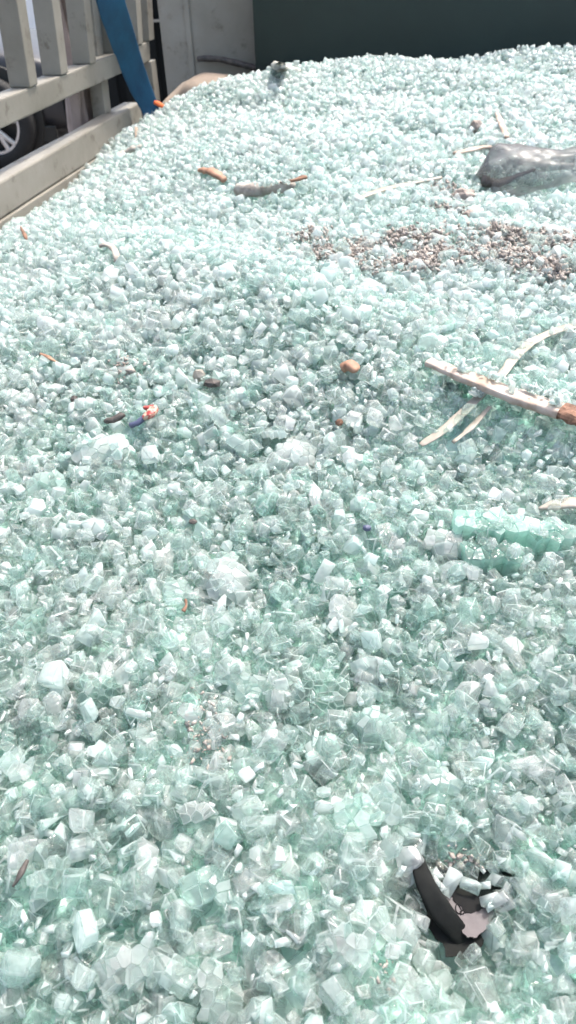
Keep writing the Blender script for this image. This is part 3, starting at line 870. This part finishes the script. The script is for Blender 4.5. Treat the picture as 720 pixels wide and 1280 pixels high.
def clump(px, py, w, h, label, name='glass_clump', cell=.0075, th=.0085, tint=.4, frost=(.25, .9), lift=.006, dome=.25, yaw=0.0, tilt=(0, 0), tintside=None, cat='glass clump', square=False, seed=0, ks=.8):
    w *= ks; h *= ks; cell *= ks; th *= ks
    rg = np.random.default_rng(seed + 100); c = at(px, py, lift)
    jx = .33 if square else .5
    sd_ = []
    for i in range(-1, int(2 * w / cell) + 2):
        for k in range(-1, int(2 * h / cell) + 2):
            sd_.append((-w + (i + .5 * (k % 2) * (not square) + rg.normal(0, jx)) * cell, -h + (k + rg.normal(0, jx) + .5) * cell))
    bm = bmesh.new(); fl = bm.faces.layers.float.new('frost'); vt = bm.verts.layers.float.new('tint')
    Rm = Matrix.Rotation(yaw, 3, 'Z') @ Matrix.Rotation(tilt[0], 3, 'X') @ Matrix.Rotation(tilt[1], 3, 'Y')
    for i, (cx, cy_) in enumerate(sd_):
        if square:
            if abs(cx) > w or abs(cy_) > h: continue
        elif (cx / w) ** 2 + (cy_ / h) ** 2 > .95 + rg.normal(0, .1): continue
        B = cell * 1.1; poly = [(cx - B, cy_ - B), (cx + B, cy_ - B), (cx + B, cy_ + B), (cx - B, cy_ + B)]
        for j, (ox, oy) in enumerate(sd_):
            if j == i or abs(ox - cx) > 3 * cell or abs(oy - cy_) > 3 * cell: continue
            poly = clip_poly(poly, (cx + ox) / 2, (cy_ + oy) / 2, ox - cx, oy - cy_)
            if len(poly) < 3: break
        if len(poly) < 3: continue
        mx_ = sum(a for a, b in poly) / len(poly); my_ = sum(b for a, b in poly) / len(poly)
        top, bot, mid = [], [], []; hz = rg.normal(0, .0003); rim = .94 if frost[0] > .4 else .87; tx, ty = rg.normal(0, .05, 2)
        for a, b in poly:
            a1, b1 = mx_ + (a - mx_) * rim, my_ + (b - my_) * rim; a2, b2 = mx_ + (a - mx_) * .97, my_ + (b - my_) * .97
            zd = lambda p, q: -dome * ((p / w) ** 2 + (q / h) ** 2) * min(w, h) + hz + (p - mx_) * tx + (q - my_) * ty
            top.append(bm.verts.new(Rm @ Vector((a1, b1, zd(a1, b1))))); mid.append(bm.verts.new(Rm @ Vector((a2, b2, zd(a2, b2) - .0007))))
            bot.append(bm.verts.new(Rm @ Vector((a2, b2, zd(a2, b2) - th + rg.normal(0, .0004)))))
        tv = float(np.clip(tint + rg.normal(0, .15), 0, 1))
        for v in top + mid + bot: v[vt] = tv
        n = len(poly)
        f = bm.faces.new(top); f[fl] = float(np.clip(frost[0] + rg.normal(0, .15), 0, 1))
        f = bm.faces.new(bot[::-1]); f[fl] = .6
        for m_ in range(n):
            n_ = (m_ + 1) % n
            f = bm.faces.new((top[n_], top[m_], mid[m_], mid[n_])); f[fl] = frost[1]
            f = bm.faces.new((mid[n_], mid[m_], bot[m_], bot[n_])); f[fl] = .3 if tintside else .6
    o = new_obj(name, bm, M_SLAB if tintside else M_NEAR); o.location = c
    tag(o, label, cat)
    v = Rm @ Vector((max(w - h, 0), 0, 0)) + Rm @ Vector((0, max(h - w, 0), 0))
    keep(c - v, c + v, min(w, h) * .86)
    return o


clump(404, 868, .0185, .0150, 'flat clump of crackled glass with a white web of cracks, right of centre', frost=(.05, .8), cell=.0042, tint=.55, tilt=(.55, 0), seed=1, dome=.12)
clump(125, 556, .0330, .0165, 'broad smooth pale slab of cracked glass below the rusty scrap', frost=(.75, .8), cell=.008, tint=.45, tilt=(.35, -.1), seed=2, dome=.35, th=.012, lift=.008)
clump(279, 722, .0185, .0205, 'large round frosted lump of glass left of the centre', frost=(.7, .85), cell=.0075, tint=.25, tilt=(.45, -.15), seed=3, dome=.6, th=.014, lift=.010)
clump(372, 560, .0210, .0150, 'whitish clump of glass just left of the centre above clear cubes', frost=(.6, .85), cell=.0075, tint=.2, tilt=(.4, .2), seed=4, dome=.5, th=.012, lift=.008)
clump(560, 676, .0170, .0130, 'rounded whitish clump of glass left of the green slabs', frost=(.6, .85), cell=.0065, tint=.25, tilt=(.5, 0), seed=5, dome=.5, th=.011, lift=.008)
clump(645, 655, .0420, .0110, 'long green glass slab lying on a second one at the right', name='glass_slab', frost=(.42, .3), cell=.0090, tint=.9, tilt=(.10, .05), yaw=-.24, seed=6, dome=0, th=.019, lift=.013, square=True, cat='glass slab', tintside=True)
clump(612, 690, .0200, .0080, 'short deep green glass slab under the long one', name='glass_slab', frost=(.25, .3), cell=.0090, tint=1.0, tilt=(.1, .04), yaw=-.15, seed=7, dome=0, th=.016, lift=.008, square=True, cat='glass slab', tintside=True)
clump(640, 250, .0300, .0180, 'pale hump of glass in front of the grey plastic film', frost=(.7, .8), cell=.009, tint=.3, tilt=(.4, 0), seed=8, dome=.6, th=.015, lift=.008)
clump(462, 1160, .0150, .0085, 'flat clear cracked clump left of the black rubber strip', frost=(.1, .8), cell=.0065, tint=.35, tilt=(.3, .1), yaw=.15, seed=9, dome=.2, lift=.008)
clump(58, 600, .0220, .0140, 'wide blue green slab of glass near the left edge under the pale slab', frost=(.5, .7), cell=.008, tint=.85, tilt=(.45, .1), seed=10, dome=.3, th=.012, lift=.006)
clump(246, 1016, .0085, .0065, 'small yellowish cracked clump in the lower left quarter', frost=(.3, .9), cell=.0045, tint=.1, tilt=(.5, 0), seed=11, dome=.2, lift=.008)
clump(470, 905, .0110, .0120, 'rounded green tinged clump right of the crackled web clump', frost=(.4, .7), cell=.006, tint=.7, tilt=(.4, .1), seed=12, dome=.5, th=.011, lift=.009)


# more bits of pane that still hold together, scattered over the slope
rc = random.Random(5)
for k in range(34):
    px_, py_ = rc.uniform(20, 700), rc.uniform(300, 1260)
    if (500 < px_ < 720 and (430 < py_ < 700 or 1050 < py_ < 1230)): continue
    sc_ = rc.uniform(.7, 1.25)
    clump(px_, py_, .0125 * sc_, .0092 * sc_, 'small joined clump of cracked glass lying among the loose chunks', frost=(rc.uniform(.05, .45), .6), cell=rc.uniform(.0042, .0065), tint=rc.uniform(.1, .8),
          tilt=(rc.uniform(-.2, .8), rc.uniform(-.4, .4)), yaw=rc.uniform(0, 3), seed=30 + k, dome=rc.uniform(0, .4), lift=rc.uniform(.004, .008), th=rc.uniform(.005, .009))['group'] = 'small joined clumps of cracked glass'

# loose pieces that have rolled over the edges of buried things
COVER = []
for i, (x_, y_) in enumerate(OUT2):
    for q in range(1):
        if random.random() < .62:
            p_ = at_plane(x_ + random.gauss(0, 4), y_ + random.gauss(0, 4), c0, cn) + Vector((0, 0, random.uniform(-.001, .003))); COVER.append((tuple(p_), random.uniform(.0045, .0088)))
for pts_, n_, l_ in (([(560, 538), (606, 492)], 4, .009), ([(636, 452), (690, 412)], 7, .011), ([(590, 640), (700, 662)], 9, .015), ([(595, 668), (690, 700)], 12, .010), ([(700, 410), (720, 408)], 3, .009),
                   ([(84, 545), (180, 575)], 6, .012), ([(250, 700), (310, 760)], 4, .016), ([(450, 248), (540, 224)], 8, .007), ([(375, 850), (440, 890)], 4, .010), ([(680, 632), (720, 632)], 3, .014)):
    for _ in range(n_):
        f = random.random(); (xa, ya), (xb, yb) = pts_
        COVER.append((tuple(at(xa + (xb - xa) * f + random.gauss(0, 5), ya + (yb - ya) * f + random.gauss(0, 5), l_)), random.uniform(.0045, .0085)))

# ------------------------------------------------------------------ the glass
def build_heap():
    # solid core sheet of the heap, 9 mm below the visible surface, with skirts
    nx, ny = 150, 190
    T = np.linspace(-.35, 1.93, ny); S = np.linspace(.004, 1.9, nx)
    tt, ss = np.meshgrid(T, S, indexing='ij')
    x = -.6161 + .2053 * tt + .9787 * ss; y = .9787 * tt - .2053 * ss
    z = heap_z(x, y) - .017
    V = np.stack([x, y, z], -1).reshape(-1, 3)
    i = np.arange(ny - 1)[:, None] * nx + np.arange(nx - 1)[None]
    Q = np.stack([i, i + 1, i + nx + 1, i + nx], -1).reshape(-1)
    me = mesh_from([(V, Q, np.full(len(Q) // 4, 4), np.zeros(len(V)))], 'heap core')
    tag(link('glass_grit', me, M_BASE), kind='stuff')

    pos = []; size = []; lay = []
    for p_, sz_ in COVER:
        p_ = np.array([p_]); pos.append(p_); size.append(np.array([sz_])); lay.append(np.array([6]))
    for a, b, n, sp_ in ON_TOP:
        f = rng.uniform(0, 1, n); a = np.array(a); b = np.array(b); sd = np.array([-(b - a)[1], (b - a)[0], 0]); sd /= np.linalg.norm(sd)
        pos.append(a + (b - a) * f[:, None] + sd * rng.uniform(-.2, 1, (n, 1)) * sp_ + np.array([0, 0, .0045]) * rng.uniform(.7, 1.2, (n, 1)))
        size.append(rng.uniform(.0015, .0042, n) * rng.choice([1, 1, 1.9], n)); lay.append(np.full(n, 5))
    # dice-sized pieces in four loose layers, tighter and finer in the foreground slope
    for zone, sp, t0, t1 in (('near', .0079, -.22, .62), ('middle', .0084, .62, 1.15), ('far', .0086, 1.15, 1.90)):
        for L in range(5):
            T = np.arange(t0, t1, sp); S = np.arange(.010, 1.75, sp)
            tt, ss = np.meshgrid(T, S, indexing='ij'); tt = tt.ravel(); ss = ss.ravel()
            tt = tt + rng.uniform(-.5, .5) * sp + rng.normal(0, .3 * sp, tt.shape); ss = ss + rng.uniform(-.3, .3) * sp + rng.normal(0, .3 * sp, tt.shape)
            ss = np.maximum(ss, .007)
            x = -.6161 + .2053 * tt + .9787 * ss; y = .9787 * tt - .2053 * ss
            if L == 3:
                k = rng.random(len(x)) < .45; x = x[k]; y = y[k]
            if L == 4:                                  # splinters and crumbs between them
                k = rng.random(len(x)) < .9; x = x[k]; y = y[k]
                z = heap_z(x, y) + rng.uniform(-.004, .0075, len(x)) * sp / .0098
                sz = rng.uniform(.0016, .0048, len(x))
            else:
                z = heap_z(x, y) + (L - 2.0) * .62 * sp + rng.normal(0, .2 * sp, len(x))
                sz = .94 * sp * np.clip(rng.lognormal(0, .32, len(x)), .4, 1.75)
            pos.append(np.stack([x, y, z], 1)); size.append(sz); lay.append(np.full(len(x), L))
    pos = np.concatenate(pos); size = np.concatenate(size); lay = np.concatenate(lay)
    ok = keep_mask(pos, size, (lay >= 1) & (lay < 5))
    px, py, d = project(pos)
    inn = (px > -260) & (px < 980) & (py > -60) & (py < 1500) & (d > .02)
    # outside the picture the deepest layer is hidden and the rest is thinner
    ok &= inn | (lay == 2) | (lay == 1)
    ok &= ~((lay == 0) & (d > .75)) & ~((lay == 4) & (d > 1.2))
    pos, size, lay, px, py, d, inn = [a[ok] for a in (pos, size, lay, px, py, d, inn)]
    # the hole shows fewer chunks
    for hx, hy, r, dp in HOLES[:2]:
        w = (np.hypot(pos[:, 0] - hx, pos[:, 1] - hy) < r * .42)
        k = ~w
        pos, size, lay, px, py, d, inn = [a[k] for a in (pos, size, lay, px, py, d, inn)]
    # colour of the melt each chunk came from varies a little, in drifts
    f = np.sin(pos[:, 0] * 23 + 1) * np.sin(pos[:, 1] * 19 + 2) * .12 + .42
    tint = np.clip(f + rng.normal(0, .25, len(pos)), 0, 1)
    vis = (px > 5) & (px < 715) & (py > 250) & (py < 1275)
    score = np.where(vis & ((lay == 2) | (lay == 3)), size / d * np.where(lay == 3, 1.5, 1.0), 0)
    big = np.argsort(-score)[:300]
    mask = np.zeros(len(pos), bool); mask[big] = True
    for j, i in enumerate(big):
        parts = scatter([FINE[j % len(FINE)]], np.zeros((1, 3)), size[i:i + 1], tint[i:i + 1])
        o = link('glass_chunk', mesh_from(parts, 'glass chunk'), M_NEAR)
        o.location = pos[i]
        tag(o, CHUNK_LABEL, 'glass chunk', 'loose glass chunks nearest the viewer')
    chip = (lay == 4) | (lay == 5)
    dj = d + rng.normal(0, .09, len(d))                 # fade the levels of detail into each other
    near = (~mask) & (dj < .58) & inn & ~chip
    mid = (~mask) & (d < 1.0) & inn & ~near & ~chip
    far = ~(mask | near | mid | chip)
    parts = []; nface = 0
    for w, tm in ((near, FINE), (mid, MED), (far, COARSE), (chip, CHIP)):
        parts += scatter(tm, pos[w], size[w], tint[w])
        if w is near: nface = sum(len(p[2]) for p in parts)
    me = mesh_from(parts, 'crushed glass')
    me.materials.append(M_GLASS); me.materials.append(M_NEAR)
    mi = np.zeros(len(me.polygons), np.int32); mi[:nface] = 1; me.polygons.foreach_set('material_index', mi)
    print('chunks', len(pos), 'verts', len(me.vertices), 'near', near.sum(), 'mid', mid.sum(), round(time.time() - T0, 1))
    tag(link('crushed_glass', me, M_GLASS), 'deep heap of pale green crushed tempered glass filling the truck bed', 'crushed glass', kind='stuff')


CHUNK_LABEL = 'loose pale green cube of crushed glass on the nearest part of the heap'
build_heap()

# ------------------------------------------------------------------ light
w = bpy.data.worlds.new('World'); sc.world = w; w.use_nodes = True
nt = w.node_tree; nt.nodes.clear()
SUN_EL, SUN_AZ = 64.0, 48.0          # azimuth clockwise from +Y (away from the viewer)
wo = nt.nodes.new('ShaderNodeOutputWorld'); bg = nt.nodes.new('ShaderNodeBackground'); sky = nt.nodes.new('ShaderNodeTexSky')
sky.sky_type = 'NISHITA'; sky.sun_disc = False; sky.sun_elevation = math.radians(SUN_EL); sky.sun_rotation = math.radians(SUN_AZ)
sky.air_density = 1.3; sky.dust_density = 5.0; sky.ozone_density = .4
nt.links.new(sky.outputs[0], bg.inputs[0]); bg.inputs[1].default_value = .15; nt.links.new(bg.outputs[0], wo.inputs[0])
sd = bpy.data.lights.new('sun', 'SUN'); sun = bpy.data.objects.new('sun', sd); col.objects.link(sun)
sd.energy = 2.0; sd.angle = math.radians(4); sd.color = (1, .965, .91)
el, az = math.radians(SUN_EL), math.radians(SUN_AZ)
to_sun = Vector((math.sin(az) * math.cos(el), math.cos(az) * math.cos(el), math.sin(el)))
sun.rotation_euler = to_sun.to_track_quat('Z', 'Y').to_euler(); sun.location = (0, 0, 6)

sc.view_settings.view_transform = 'Standard'; sc.view_settings.look = 'None'; sc.view_settings.gamma = 1
sc.view_settings.exposure = 1.5
sc.render.engine = 'CYCLES'
cy = sc.cycles
cy.max_bounces = 8; cy.diffuse_bounces = 4; cy.glossy_bounces = 2; cy.transmission_bounces = 6; cy.transparent_max_bounces = 9
cy.caustics_reflective = False; cy.caustics_refractive = False; cy.blur_glossy = .6
cy.sample_clamp_indirect = 6; cy.sample_clamp_direct = 0
cy.use_denoising = True
cy.use_adaptive_sampling = True; cy.adaptive_threshold = .03
print('script', round(time.time() - T0, 1))
